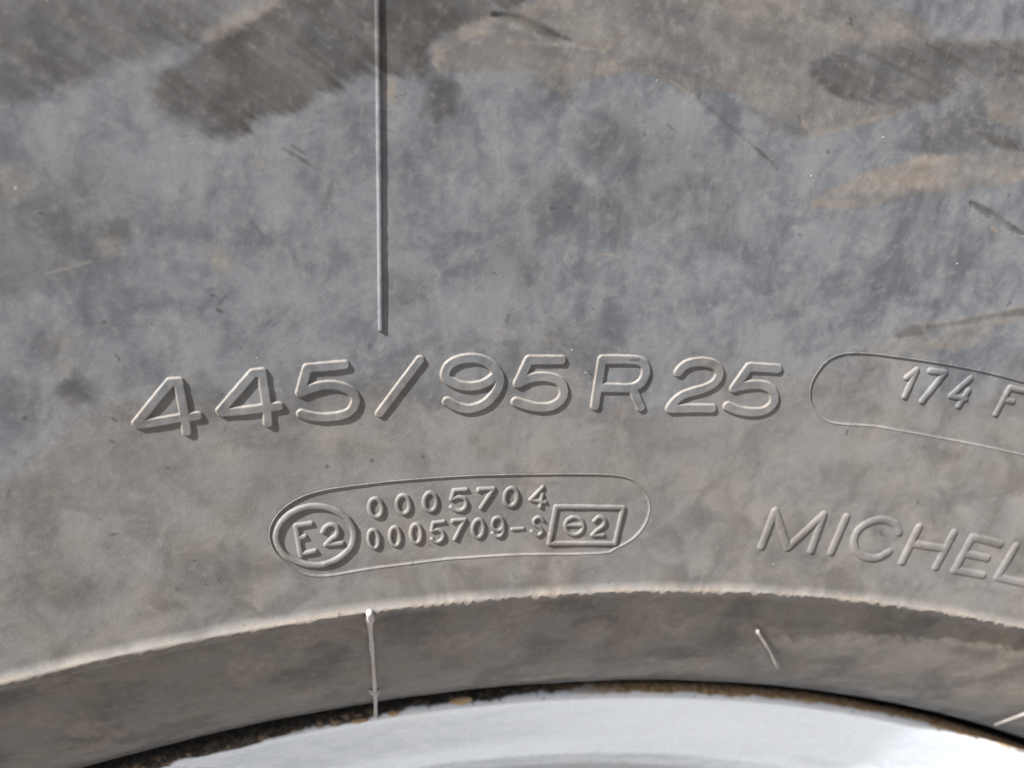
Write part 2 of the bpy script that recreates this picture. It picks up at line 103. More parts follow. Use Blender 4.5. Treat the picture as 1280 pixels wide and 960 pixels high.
PANELS = [[(-30.08,20.81),(-28.36,20.92),(-26.4,20.98),(-24.48,21.04),(-22.81,21.11),(-21.19,21.17),(-19.22,21.2),(-16.52,21.23),(-13.44,21.25),(-10.69,21.27),(-8.87,21.27),(-7.42,21.26),(-5.38,21.21),(-2.08,21.16),(1.86,21.11),(5.51,21.07),(8.6,21.03),(11.37,20.96),(13.67,20.85),(15.33,20.66),(16.5,20.4),(17.52,20.02),(18.47,19.5),(19.27,18.85),(19.98,18.12),(20.66,17.31),(21.24,16.42),(21.62,15.48),(21.76,14.45),(21.69,13.37),(21.46,12.34),(21.06,11.4),(20.5,10.53),(19.8,9.75),(18.94,9.08),(17.93,8.51),(16.92,8.03),(16.38,7.64),(15.84,7.33),(14.03,7.14),(10.07,7.15),(4.95,7.34),(0.19,7.52),(-3.92,7.58),(-7.72,7.61),(-10.67,7.63),(-12.11,7.66),(-12.76,7.64),(-14.19,7.59),(-17.28,7.49),(-21.1,7.39),(-24.47,7.31),(-27.03,7.19),(-29.19,7.06),(-31.01,7.06),(-32.41,7.22),(-33.48,7.5),(-34.43,7.92),(-35.34,8.53),(-36.14,9.27),(-36.83,10.04),(-37.44,10.8),(-37.94,11.58),(-38.32,12.38),(-38.56,13.22),(-38.68,14.08),(-38.67,14.89),(-38.54,15.62),(-38.29,16.29),(-37.94,16.94),(-37.5,17.57),(-36.97,18.17),(-36.31,18.73),(-35.52,19.24),(-34.62,19.72),(-33.62,20.12),(-32.58,20.42),(-31.44,20.64),(-30.08,20.81)],[(46.12,42.13),(47.11,42.81),(48.4,43.3),(50.29,43.66),(53.08,43.89),(56.52,44.02),(60.09,44.12),(63.63,44.23),(67.31,44.33),(71.03,44.38),(74.45,44.39),(77.91,44.36),(82.38,44.26),(89.13,44.13),(97.04,44.06),(103.36,43.92),(106.56,43.55),(107.99,42.96),(109.13,42.22),(110.48,41.36),(111.53,40.34),(112.29,39.14),(112.86,37.63),(113.13,35.93),(112.8,34.45),(111.96,33.34),(110.5,32.46),(107.89,31.88),(103.54,31.76),(98.12,31.98),(92.85,32.18),(88.19,32.2),(83.64,32.17),(78.89,32.15),(73.41,32.15),(67.76,32.18),(63.25,32.24),(60.64,32.3),(59.08,32.32),(57.42,32.29),(55.15,32.14),(52.79,31.95),(50.84,31.9),(49.56,32.04),(48.67,32.3),(47.87,32.67),(47.01,33.19),(46.24,33.82),(45.61,34.48),(45.15,35.13),(44.84,35.81),(44.62,36.53),(44.46,37.27),(44.4,38.05),(44.52,38.91),(44.84,39.99),(45.34,41.16),(46.12,42.13)]]
SMEARS = {'a':[(-60.77,86.44),(-31.67,87.18),(-33.14,82.36),(-34.38,81.43),(-39.3,79.12),(-44.32,77.14),(-51.09,74.64),(-54.29,73.45),(-57.06,72.6),(-64.58,71.59)],'b':[(-45.02,73.04),(-43.3,75.35),(-38.49,78.24),(-34.47,80.54),(-32.29,82.4),(-30.91,87.22),(-2.12,90.0),(-5.69,84.42),(-10.54,81.5),(-14.1,79.54),(-16.27,78.07),(-16.78,75.56),(-20.47,75.18),(-22.18,76.07),(-26.79,73.44),(-31.32,71.05),(-35.6,69.71),(-36.95,67.77),(-39.78,67.46),(-42.59,68.83),(-44.67,70.77)],'c':[(-15.19,76.11),(-15.48,78.13),(-11.91,80.33),(-7.82,82.45),(-2.58,85.2),(-0.34,90.24),(33.76,96.32),(36.83,90.68),(41.27,90.27),(46.38,89.0),(58.67,91.71),(72.55,95.07),(80.07,81.46),(63.77,80.63),(58.43,80.47),(54.79,84.45),(51.53,82.62),(45.83,79.45),(43.34,77.87),(36.12,74.61),(32.17,73.2),(27.77,73.25),(23.78,75.24),(22.34,77.16),(17.31,77.03),(16.5,75.73),(12.93,77.43),(10.56,78.09),(6.59,77.61),(2.09,76.45),(-0.12,74.15),(-3.99,76.51),(-9.23,76.62),(-12.58,75.83)],'d':[(35.69,64.88),(41.03,68.77),(49.99,73.69),(55.82,74.68),(61.01,76.77),(80.66,80.42),(82.6,77.06),(67.17,73.53),(60.5,71.29),(51.62,68.53),(45.97,66.21),(40.88,64.66),(36.24,64.28)],'e':[(55.4,45.78),(55.97,47.97),(58.5,49.95),(63.17,51.03),(70.6,54.05),(75.84,56.37),(90.77,63.4),(92.96,59.89),(76.98,54.21),(72.42,51.62),(71.46,48.58),(63.55,46.18),(56.93,45.62)],'f':[(55.68,78.72),(58.58,78.93),(64.65,78.78),(80.66,80.42),(81.56,78.85),(65.34,77.33),(59.79,77.4)],'g':[(29.6,82.45),(35.83,84.93),(44.08,87.57),(58.8,91.43),(72.55,95.07),(76.11,88.52),(60.8,87.01),(54.79,84.45),(51.53,82.62),(45.14,79.31),(41.63,78.61),(35.91,79.11),(31.22,80.22)],'h':[(14.3,92.49),(33.76,96.32),(36.83,90.68),(45.15,89.13),(35.03,84.97),(28.94,82.83),(23.56,84.83),(17.44,86.65)],'k':[(55.81,47.29),(58.1,49.49),(63.36,50.93),(70.72,53.81),(78.87,56.52),(79.39,55.56),(71.47,52.9),(62.59,49.34),(56.82,47.32)],'m':[(48.61,76.64),(52.81,81.93),(55.07,84.08),(75.84,89.01),(80.66,80.42),(67.95,77.62),(60.37,76.39),(55.82,74.68),(50.99,73.78)]}
MARKS = {'gouge1':(0.95,[(60.21,68.86),(63.2,68.06),(66.79,67.02),(71.51,66.24)]),'gouge2':(1.0,[(-8.89,82.35),(-5.52,81.89),(-2.86,81.0),(0.31,80.35)]),'tick1':(0.3,[(-32.27,66.48),(-30.7,65.56),(-29.2,64.45)]),'tick2':(0.24,[(-31.14,66.75),(-29.56,65.65)]),'scr':(0.3,[(12.58,77.67),(16.26,75.9),(20.8,73.28),(24.03,71.35),(25.93,70.56)]),'scr2':(0.34,[(25.3,70.79),(26.61,70.13),(30.02,68.25)]),'crk':(0.12,[(1.22,61.24),(1.99,57.07),(3.86,54.14),(4.84,53.43)]),'v1':(0.45,[(-27.16,62.75),(-27.41,61.42),(-27.98,59.31)]),'run1':(0.4,[(-15.19,70.73),(-14.88,68.31),(-14.53,64.98)]),'run2':(0.15,[(-7.98,72.47),(-7.11,65.8),(-6.37,58.78)]),'ed1':(0.3,[(-36.57,58.37),(-35.58,56.79),(-35.23,55.8)]),'pit':(0.3,[(16.71,75.76),(17.01,76.4)]),'pit2':(0.25,[(-42.08,49.47),(-41.22,49.1)]),'pit3':(0.25,[(-41.59,47.61),(-40.76,46.93)])}
LIGHTS = {'l1':(0.15,[(-58.74,53.57),(-56.04,54.03),(-54.07,54.5)]),'l2':(0.3,[(12.81,77.51),(16.48,75.83)]),'l3':(0.35,[(31.49,74.78),(32.87,73.63)]),'l3b':(0.5,[(32.93,73.43),(36.12,74.61),(39.56,76.19),(43.34,77.87)]),'l4':(0.16,[(-3.24,75.47),(-2.81,75.97),(-2.17,76.4)]),'l5':(0.14,[(4.84,53.43),(6.96,54.31),(8.65,54.31),(9.82,54.05)]),'l6':(0.35,[(65.02,66.26),(66.05,65.87)]),'arc1':(1.1,[(-14.48,76.51),(-14.78,78.18),(-12.96,79.63),(-9.97,80.85)]),'arc2':(1.0,[(-5.31,82.8),(-3.41,84.15),(-0.61,84.73)]),'arc3':(0.35,[(-7.11,79.69),(-1.26,79.9),(4.11,79.95),(5.75,81.54),(6.61,83.12)]),'patch':(1.2,[(3.42,77.63),(5.8,78.27)]),'st1':(0.9,[(-31.89,82.42),(-33.86,81.21),(-36.16,79.84),(-38.45,78.57)]),'sp1':(0.25,[(52.52,70.56),(54.91,71.16)]),'sp2':(0.2,[(57.03,72.76),(57.71,72.1)]),'rb':(1.0,[(-20.23,73.77),(-20.07,72.52)]),'soft1':(0.5,[(-8.67,43.4),(-1.89,42.5),(5.16,41.69)]),'soft2':(0.4,[(17.16,42.54),(21.01,42.17)])}
BLOTS = [(-14.41,72.8,2.2,0.7),(-50.59,57.66,1.32,0.6),(-57.38,58.96,5.06,0.35),(-61.0,56.78,4.4,0.35),(-52.93,61.47,3.3,0.3),(-1.78,76.26,2.64,0.45),(-17.82,48.13,2.86,0.3),(7.03,69.35,3.52,0.35),(13.38,63.25,5.5,0.32),(-0.29,60.63,4.4,0.25),(8.28,60.68,3.3,0.3),(-4.89,52.5,4.4,0.25),(22.98,60.99,4.4,0.25),(-58.91,38.86,1.98,0.5),(-56.64,39.05,1.32,0.4),(-35.96,27.93,3.3,0.25),(-68.21,14.43,4.4,0.35),(-49.12,10.13,4.4,0.35),(-52.8,30.25,4.4,0.25),(32.05,13.27,4.4,0.25),(50.28,35.83,4.4,0.2)]
TANS = [(-59.63,64.18,1.98,0.45),(-40.56,53.63,1.43,0.5),(-51.54,56.06,1.76,0.4),(-34.56,64.77,0.66,0.5),(-59.25,45.08,1.98,0.4),(-59.22,42.55,1.54,0.35),(13.21,31.45,1.76,0.45),(-46.57,38.77,0.88,0.4),(60.54,42.03,2.42,0.4),(61.28,45.52,1.76,0.4)]

# ------------------------------------------------------------------ helpers
RL = 0.385                  # radius of the lip round the bead
S1 = -0.35068               # slope of the lower sidewall
SL = math.hypot(1.0, S1)
NR, NY = S1 / SL, -1.0 / SL  # sidewall normal: radial and axial component
rng = np.random.default_rng(7)

def hash2(ix, iy, seed):
    h = (ix.astype(np.int64) * 374761393 + iy.astype(np.int64) * 668265263 + seed * 974711) & 0xffffffff
    h = ((h ^ (h >> 13)) * 1274126177) & 0xffffffff
    h = ((h ^ (h >> 16)) * 2246822519) & 0xffffffff
    return ((h ^ (h >> 15)) & 0xffffff) / float(0xffffff)

def vnoise(x, y, seed=0):
    ix, iy = np.floor(x), np.floor(y)
    fx, fy = x - ix, y - iy
    fx = fx * fx * fx * (fx * (fx * 6 - 15) + 10)
    fy = fy * fy * fy * (fy * (fy * 6 - 15) + 10)
    a, b = hash2(ix, iy, seed), hash2(ix + 1, iy, seed)
    c, d = hash2(ix, iy + 1, seed), hash2(ix + 1, iy + 1, seed)
    return (a + (b - a) * fx) * (1 - fy) + (c + (d - c) * fx) * fy

def fbm(x, y, seed=0, oct=4):
    s, a, t = 0.0, 1.0, 0.0
    for o in range(oct):
        s = s + a * vnoise(x * 2 ** o + 17.3 * o, y * 2 ** o - 9.1 * o, seed + o)
        t += a
        a *= 0.5
    return s / t * 2 - 1        # about -1..1

def sstep(a, b, x):
    t = np.clip((x - a) / (b - a), 0, 1)
    return t * t * (3 - 2 * t)

def seg_dist(px, py, pts):
    best = np.full(px.shape, 1e9)
    for (ax, ay), (bx, by) in zip(pts[:-1], pts[1:]):
        dx, dy = bx - ax, by - ay
        L = dx * dx + dy * dy + 1e-12
        t = np.clip(((px - ax) * dx + (py - ay) * dy) / L, 0, 1)
        best = np.minimum(best, np.hypot(px - ax - t * dx, py - ay - t * dy))
    return best

def taper(px, py, pts):
    a, c = np.array(pts[0]), np.array(pts[-1])
    d = c - a
    t = np.clip(((px - a[0]) * d[0] + (py - a[1]) * d[1]) / (d @ d), 0, 1)
    return 0.12 + 0.88 * np.sin(np.pi * np.clip(t * 0.94 + 0.03, 0, 1) ** 0.7) ** 0.8

def poly_sd(px, py, pts):
    """signed distance to a closed outline, positive inside"""
    p = list(pts)
    if p[0] != p[-1]:
        p = p + [p[0]]
    d = seg_dist(px, py, p)
    ins = np.zeros(px.shape, bool)
    for (ax, ay), (bx, by) in zip(p[:-1], p[1:]):
        if ay == by:
            continue
        c = ((ay > py) != (by > py)) & (px < (bx - ax) * (py - ay) / (by - ay) + ax)
        ins ^= c
    return np.where(ins, d, -d)

def near(px, py, pts, m):
    a = np.array(pts)
    return (px > a[:, 0].min() - m) & (px < a[:, 0].max() + m) & (py > a[:, 1].min() - m) & (py < a[:, 1].max() + m)

def mesh_obj(name, co, faces, mat, parent=None, attr=None, smooth=True):
    me = bpy.data.meshes.new(name)
    co = np.asarray(co, np.float32)
    faces = np.asarray(faces, np.int32)
    nf, k = faces.shape
    me.vertices.add(len(co))
    me.vertices.foreach_set('co', co.ravel())
    me.loops.add(nf * k)
    me.loops.foreach_set('vertex_index', faces.ravel())
    me.polygons.add(nf)
    me.polygons.foreach_set('loop_start', np.arange(0, nf * k, k, dtype=np.int32))
    me.polygons.foreach_set('use_smooth', np.full(nf, smooth))
    me.update(calc_edges=True)
    if attr is not None:
        at = me.attributes.new('dirt', 'FLOAT_COLOR', 'POINT')
        at.data.foreach_set('color', np.asarray(attr, np.float32).ravel())
    me.materials.append(mat)
    ob = bpy.data.objects.new(name, me)
    COL.objects.link(ob)
    if parent is not None:
        ob.parent = parent
    return ob

def grid_faces(nr, nc, wrap=False, flip=False):
    r = np.arange(nr - 1)[:, None]
    c = np.arange(nc if wrap else nc - 1)[None, :]
    c2 = (c + 1) % nc
    f = np.stack([r * nc + c, r * nc + c2, (r + 1) * nc + c2, (r + 1) * nc + c], -1).reshape(-1, 4)
    return f[:, ::-1] if flip else f

def ring(th, r, y):
    return np.stack([r * np.sin(th), y, r * np.cos(th)], -1)

def empty(name, label, cat, loc=(0, 0, 0)):
    e = bpy.data.objects.new(name, None)
    e.empty_display_size = 0.1
    COL.objects.link(e)
    e.location = loc
    e['label'] = label
    e['category'] = cat
    return e

# ------------------------------------------------------------------ materials
def new_mat(name):
    m = bpy.data.materials.new(name)
    m.use_nodes = True
    nt = m.node_tree
    return m, nt, nt.nodes['Principled BSDF']

class N:
    def __init__(s, nt):
        s.nt = nt
        tc = nt.nodes.new('ShaderNodeTexCoord')
        s.co = tc.outputs['Object']
    def link(s, a, b):
        s.nt.links.new(a, b)
    def put(s, sock, v):
        if hasattr(v, 'is_output'):
            s.link(v, sock)
        else:
            sock.default_value = v
    def noise(s, scale, detail=4, rough=0.55, co=None, dist=0.0):
        n = s.nt.nodes.new('ShaderNodeTexNoise')
        n.inputs['Scale'].default_value = scale
        n.inputs['Detail'].default_value = detail
        n.inputs['Roughness'].default_value = rough
        n.inputs['Distortion'].default_value = dist
        s.link(co or s.co, n.inputs['Vector'])
        return n.outputs['Fac']
    def ramp(s, v, a, b, lo=0.0, hi=1.0):
        n = s.nt.nodes.new('ShaderNodeMapRange')
        n.interpolation_type = 'SMOOTHSTEP'
        s.link(v, n.inputs['Value'])
        for k, x in (('From Min', a), ('From Max', b), ('To Min', lo), ('To Max', hi)):
            n.inputs[k].default_value = x
        return n.outputs[0]
    def math(s, op, a, b=0.0):
        n = s.nt.nodes.new('ShaderNodeMath')
        n.operation = op
        s.put(n.inputs[0], a)
        s.put(n.inputs[1], b)
        return n.outputs[0]
    def mix(s, f, a, b):
        n = s.nt.nodes.new('ShaderNodeMix')
        n.data_type = 'RGBA'
        s.put(n.inputs['Factor'], f)
        s.put(n.inputs['A'], a)
        s.put(n.inputs['B'], b)
        return n.outputs['Result']
    def scaled(s, v):
        n = s.nt.nodes.new('ShaderNodeMapping')
        s.link(s.co, n.inputs['Vector'])
        n.inputs['Scale'].default_value = v
        return n.outputs[0]
    def voro(s, scale, co=None):
        n = s.nt.nodes.new('ShaderNodeTexVoronoi')
        n.inputs['Scale'].default_value = scale
        s.link(co or s.co, n.inputs['Vector'])
        return n
    def bump(s, h, strength, dist, prev=None):
        n = s.nt.nodes.new('ShaderNodeBump')
        n.inputs['Strength'].default_value = strength
        n.inputs['Distance'].default_value = dist
        s.link(h, n.inputs['Height'])
        if prev is not None:
            s.link(prev, n.inputs['Normal'])
        return n.outputs[0]

def rgb(r, g, b):
    return (r, g, b, 1.0)

def rubber_material():
    m, nt, bs = new_mat('dusty_rubber')
    n = N(nt)
    at = nt.nodes.new('ShaderNodeAttribute')
    at.attribute_name = 'dirt'
    sp = nt.nodes.new('ShaderNodeSeparateColor')
    n.link(at.outputs['Color'], sp.inputs[0])
    mud, tan, dark, warm = sp.outputs[0], sp.outputs[1], sp.outputs[2], at.outputs['Alpha']
    big = n.noise(45, 5, 0.6, dist=0.3)
    mid = n.noise(160, 5, 0.62, dist=0.5)
    fine = n.noise(700, 4, 0.6)
    grain = n.noise(3500, 3, 0.6)
    run = n.noise(260, 4, 0.6, co=n.scaled((1.0, 1.0, 0.16)))      # faint streaks washed down the wall
    f1 = n.ramp(n.math('ADD', n.math('MULTIPLY', big, 0.38), n.math('MULTIPLY', n.math('ADD', mid, n.math('MULTIPLY', fine, 0.28)), 0.5)), 0.40, 0.60)
    col = n.mix(f1, rgb(0.084, 0.093, 0.108), rgb(0.158, 0.169, 0.186))
    col = n.mix(n.ramp(run, 0.42, 0.7, 0.0, 0.35), col, rgb(0.21, 0.22, 0.232))
    wd = n.mix(n.ramp(mid, 0.34, 0.66), rgb(0.132, 0.120, 0.107), rgb(0.214, 0.200, 0.182))
    wd = n.mix(n.ramp(big, 0.38, 0.62, 0.0, 0.45), wd, rgb(0.150, 0.147, 0.150))
    col = n.mix(warm, col, wd)
    mc = n.mix(n.ramp(mid, 0.36, 0.64), rgb(0.044, 0.042, 0.042), rgb(0.074, 0.069, 0.068))
    col = n.mix(mud, col, mc)
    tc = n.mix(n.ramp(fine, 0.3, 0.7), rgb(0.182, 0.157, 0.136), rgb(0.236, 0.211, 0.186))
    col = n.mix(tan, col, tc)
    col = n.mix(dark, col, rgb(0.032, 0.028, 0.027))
    col = n.mix(n.ramp(fine, 0.5, 0.8, 0.0, 0.28), col, rgb(0.26, 0.255, 0.245))
    col = n.mix(n.ramp(grain, 0.3, 0.7, 0.08, 0.0), col, rgb(0.05, 0.05, 0.05))
    dv = nt.nodes.new('ShaderNodeVectorMath')
    dv.operation = 'ADD'
    nz = nt.nodes.new('ShaderNodeTexNoise')
    nz.inputs['Scale'].default_value = 2500
    n.link(n.co, nz.inputs['Vector'])
    sc = nt.nodes.new('ShaderNodeVectorMath')
    sc.operation = 'SCALE'
    sc.inputs['Scale'].default_value = 0.0005
    n.link(nz.outputs['Color'], sc.inputs[0])
    n.link(n.co, dv.inputs[0])
    n.link(sc.outputs[0], dv.inputs[1])
    v = n.voro(400, dv.outputs[0])
    vc = nt.nodes.new('ShaderNodeSeparateColor')
    n.link(v.outputs['Color'], vc.inputs[0])
    spk = n.math('MULTIPLY', n.ramp(v.outputs['Distance'], 0.03, 0.07, 1, 0), n.ramp(vc.outputs[0], 0.94, 0.96))
    col = n.mix(n.math('MULTIPLY', spk, 0.75), col, rgb(0.55, 0.52, 0.47))
    v2 = n.voro(260, dv.outputs[0])
    vd = nt.nodes.new('ShaderNodeSeparateColor')
    n.link(v2.outputs['Color'], vd.inputs[0])
    spd = n.math('MULTIPLY', n.ramp(v2.outputs['Distance'], 0.05, 0.11, 1, 0), n.ramp(vd.outputs[1], 0.86, 0.9))
    col = n.mix(n.math('MULTIPLY', spd, 0.5), col, rgb(0.04, 0.036, 0.033))
    n.link(col, bs.inputs['Base Color'])
    rg = n.ramp(mid, 0.3, 0.7, 0.55, 0.78)
    n.link(rg, bs.inputs['Roughness'])
    bs.inputs['Specular IOR Level'].default_value = 0.26
    b = n.bump(grain, 0.35, 0.00006)
    b = n.bump(fine, 0.35, 0.00008, b)
    b = n.bump(mid, 0.18, 0.0004, b)
    b = n.bump(spk, 0.5, 0.0002, b)
    n.link(b, bs.inputs['Normal'])
    return m

def paint_material():
    m, nt, bs = new_mat('chipped_white_paint')
    n = N(nt)
    at = nt.nodes.new('ShaderNodeAttribute')
    at.attribute_name = 'dirt'
    sp = nt.nodes.new('ShaderNodeSeparateColor')
    n.link(at.outputs['Color'], sp.inputs[0])
    bare, rust, stain = sp.outputs[0], sp.outputs[1], sp.outputs[2]
    mid = n.noise(160, 5, 0.6)
    fine = n.noise(900, 4, 0.65)
    col = n.mix(n.ramp(mid, 0.35, 0.65), rgb(0.60, 0.67, 0.755), rgb(0.66, 0.715, 0.785))
    col = n.mix(n.math('MULTIPLY', stain, n.ramp(mid, 0.3, 0.6)), col, rgb(0.48, 0.41, 0.30))
    met = n.mix(n.ramp(fine, 0.4, 0.62), rgb(0.016, 0.014, 0.012), rgb(0.055, 0.046, 0.038))
    rc = n.mix(n.ramp(fine, 0.35, 0.65), rgb(0.22, 0.12, 0.055), rgb(0.46, 0.34, 0.21))
    col = n.mix(bare, col, met)
    col = n.mix(rust, col, rc)
    n.link(col, bs.inputs['Base Color'])
    r = n.math('MAXIMUM', n.math('MAXIMUM', n.math('MULTIPLY', bare, 0.85), n.math('MULTIPLY', rust, 0.9)), n.ramp(mid, 0.3, 0.7, 0.2, 0.34))
    n.link(r, bs.inputs['Roughness'])
    b = n.bump(fine, 0.35, 0.0001)
    b = n.bump(mid, 0.25, 0.0008, b)
    n.link(b, bs.inputs['Normal'])
    return m

def plain_material(name, c1, c2, scale, rough=0.8, bump=0.0003):
    m, nt, bs = new_mat(name)
    n = N(nt)
    f = n.noise(scale, 6, 0.65)
    n.link(n.mix(n.ramp(f, 0.35, 0.65), c1, c2), bs.inputs['Base Color'])
    bs.inputs['Roughness'].default_value = rough
    n.link(n.bump(f, 0.6, bump), bs.inputs['Normal'])
    return m

RUBBER = rubber_material()
PAINT = paint_material()
MUD = plain_material('dried_mud', rgb(0.36, 0.25, 0.14), rgb(0.52, 0.39, 0.24), 900, 0.95, 0.0004)
SAND = plain_material('sandy_ground', rgb(0.13, 0.100, 0.074), rgb(0.20, 0.157, 0.118), 3.0, 0.95, 0.02)
WHISKER = plain_material('dusty_whisker_rubber', rgb(0.24, 0.225, 0.21), rgb(0.34, 0.322, 0.305), 1500, 0.75, 0.0001)
FLASH = plain_material('sun_pale_rubber_flash', rgb(0.34, 0.325, 0.32), rgb(0.46, 0.445, 0.44), 1500, 0.7, 0.0001)  # lightened so the colour carries the sun on the thread

# ------------------------------------------------------------------ the ground the wheel stands on
gx = np.array([(-150, -150, -0.744), (150, -150, -0.744), (150, 150, -0.744), (-150, 150, -0.744)])
ground = mesh_obj('ground', gx, [(0, 1, 2, 3)], SAND, smooth=False)
ground['kind'] = 'structure'

# ------------------------------------------------------------------ tyre surface: shape and dirt as functions of angle and radius
_pr = np.array([0.385, 0.475, 0.50, 0.53, 0.56, 0.59, 0.62, 0.65, 0.675, 0.695, 0.71])
_py = np.array([0.0, S1 * 0.09, -0.0395, -0.0470, -0.0525, -0.0545, -0.0535, -0.049, -0.042, -0.033, -0.02])
def prof(r):
    lin = S1 * (r - RL)
    return np.where(r <= 0.475, lin, np.interp(r, _pr, _py))

def map_mm(th, r):
    return th * 420.0, (r - RL) * SL * 1000.0

def panel_depth(u, v):
    h = np.zeros(u.shape)
    for pts in PANELS:
        k = near(u, v, pts, 1.5)
        if k.any():
            sdv = poly_sd(u[k], v[k], pts)
            h[k] += -PANEL_DEPTH * sstep(-0.12, 0.22, sdv)
    return h
PANEL_DEPTH = 0.15

def lip_flare(v):
    t = np.clip(1 - v / 2.0, 0, 1)
    return 0.85 * t ** 2.2

def relief(th, r):
    """height over the plain sidewall, in mm"""
    u, v = map_mm(th, r)
    h = 0.20 * fbm(u / 30, v / 24, 3, 2) + 0.02 * fbm(u / 6, v / 6, 11, 2)
    h = h + panel_depth(u, v) + lip_flare(v)
    for nme, (w, pts) in MARKS.items():
        if nme.startswith('gouge') or nme in ('scr', 'tick1', 'tick2'):
            k = near(u, v, pts, 2)
            if k.any():
                h[k] -= (0.14 if nme.startswith('gouge') else 0.05) * (1 - sstep(0.2, 1.0, seg_dist(u[k], v[k], pts) / (w * taper(u[k], v[k], pts))))
    for nme in ('a', 'b', 'c', 'd', 'e'):      # the smears are thin skins of dried mud
        k = near(u, v, SMEARS[nme], 2)
        if k.any():
            h[k] += 0.02 * sstep(-0.9, 0.9, poly_sd(u[k], v[k], SMEARS[nme]))
    return h

SMEAR_LOOK = {  # mud, tan, soft edge mm, ragged mm, streak direction degrees
    'a': (0.66, 0.08, 1.0, 1.7, -38), 'b': (1.00, 0.00, 0.75, 1.6, -38), 'c': (0.50, 0.42, 0.6, 0.7, -10), 'm': (0.45, 0.15, 1.6, 1.2, -15),
    'h': (0.15, 0.75, 1.0, 1.0, -12), 'g': (0.86, 0.02, 0.7, 1.0, -12), 'd': (0.25, 0.80, 0.5, 0.6, 10), 'e': (0.15, 0.62, 0.5, 0.5, 14),
    'k': (0.80, 0.05, 0.4, 0.4, 14), 'f': (0.95, 0.0, 0.7, 0.7, -15)}

SCUFFS = []
for _i in range(150):
    _a, _l = rng.uniform(0, math.pi), rng.uniform(0.1, 1.4) ** 1.5
    SCUFFS.append((rng.uniform(-85, 125), rng.uniform(3, 92), _l * math.cos(_a), _l * math.sin(_a), rng.uniform(0.12, 0.3), rng.choice([0.5, 0.35, -0.45, -0.6, -0.3])))

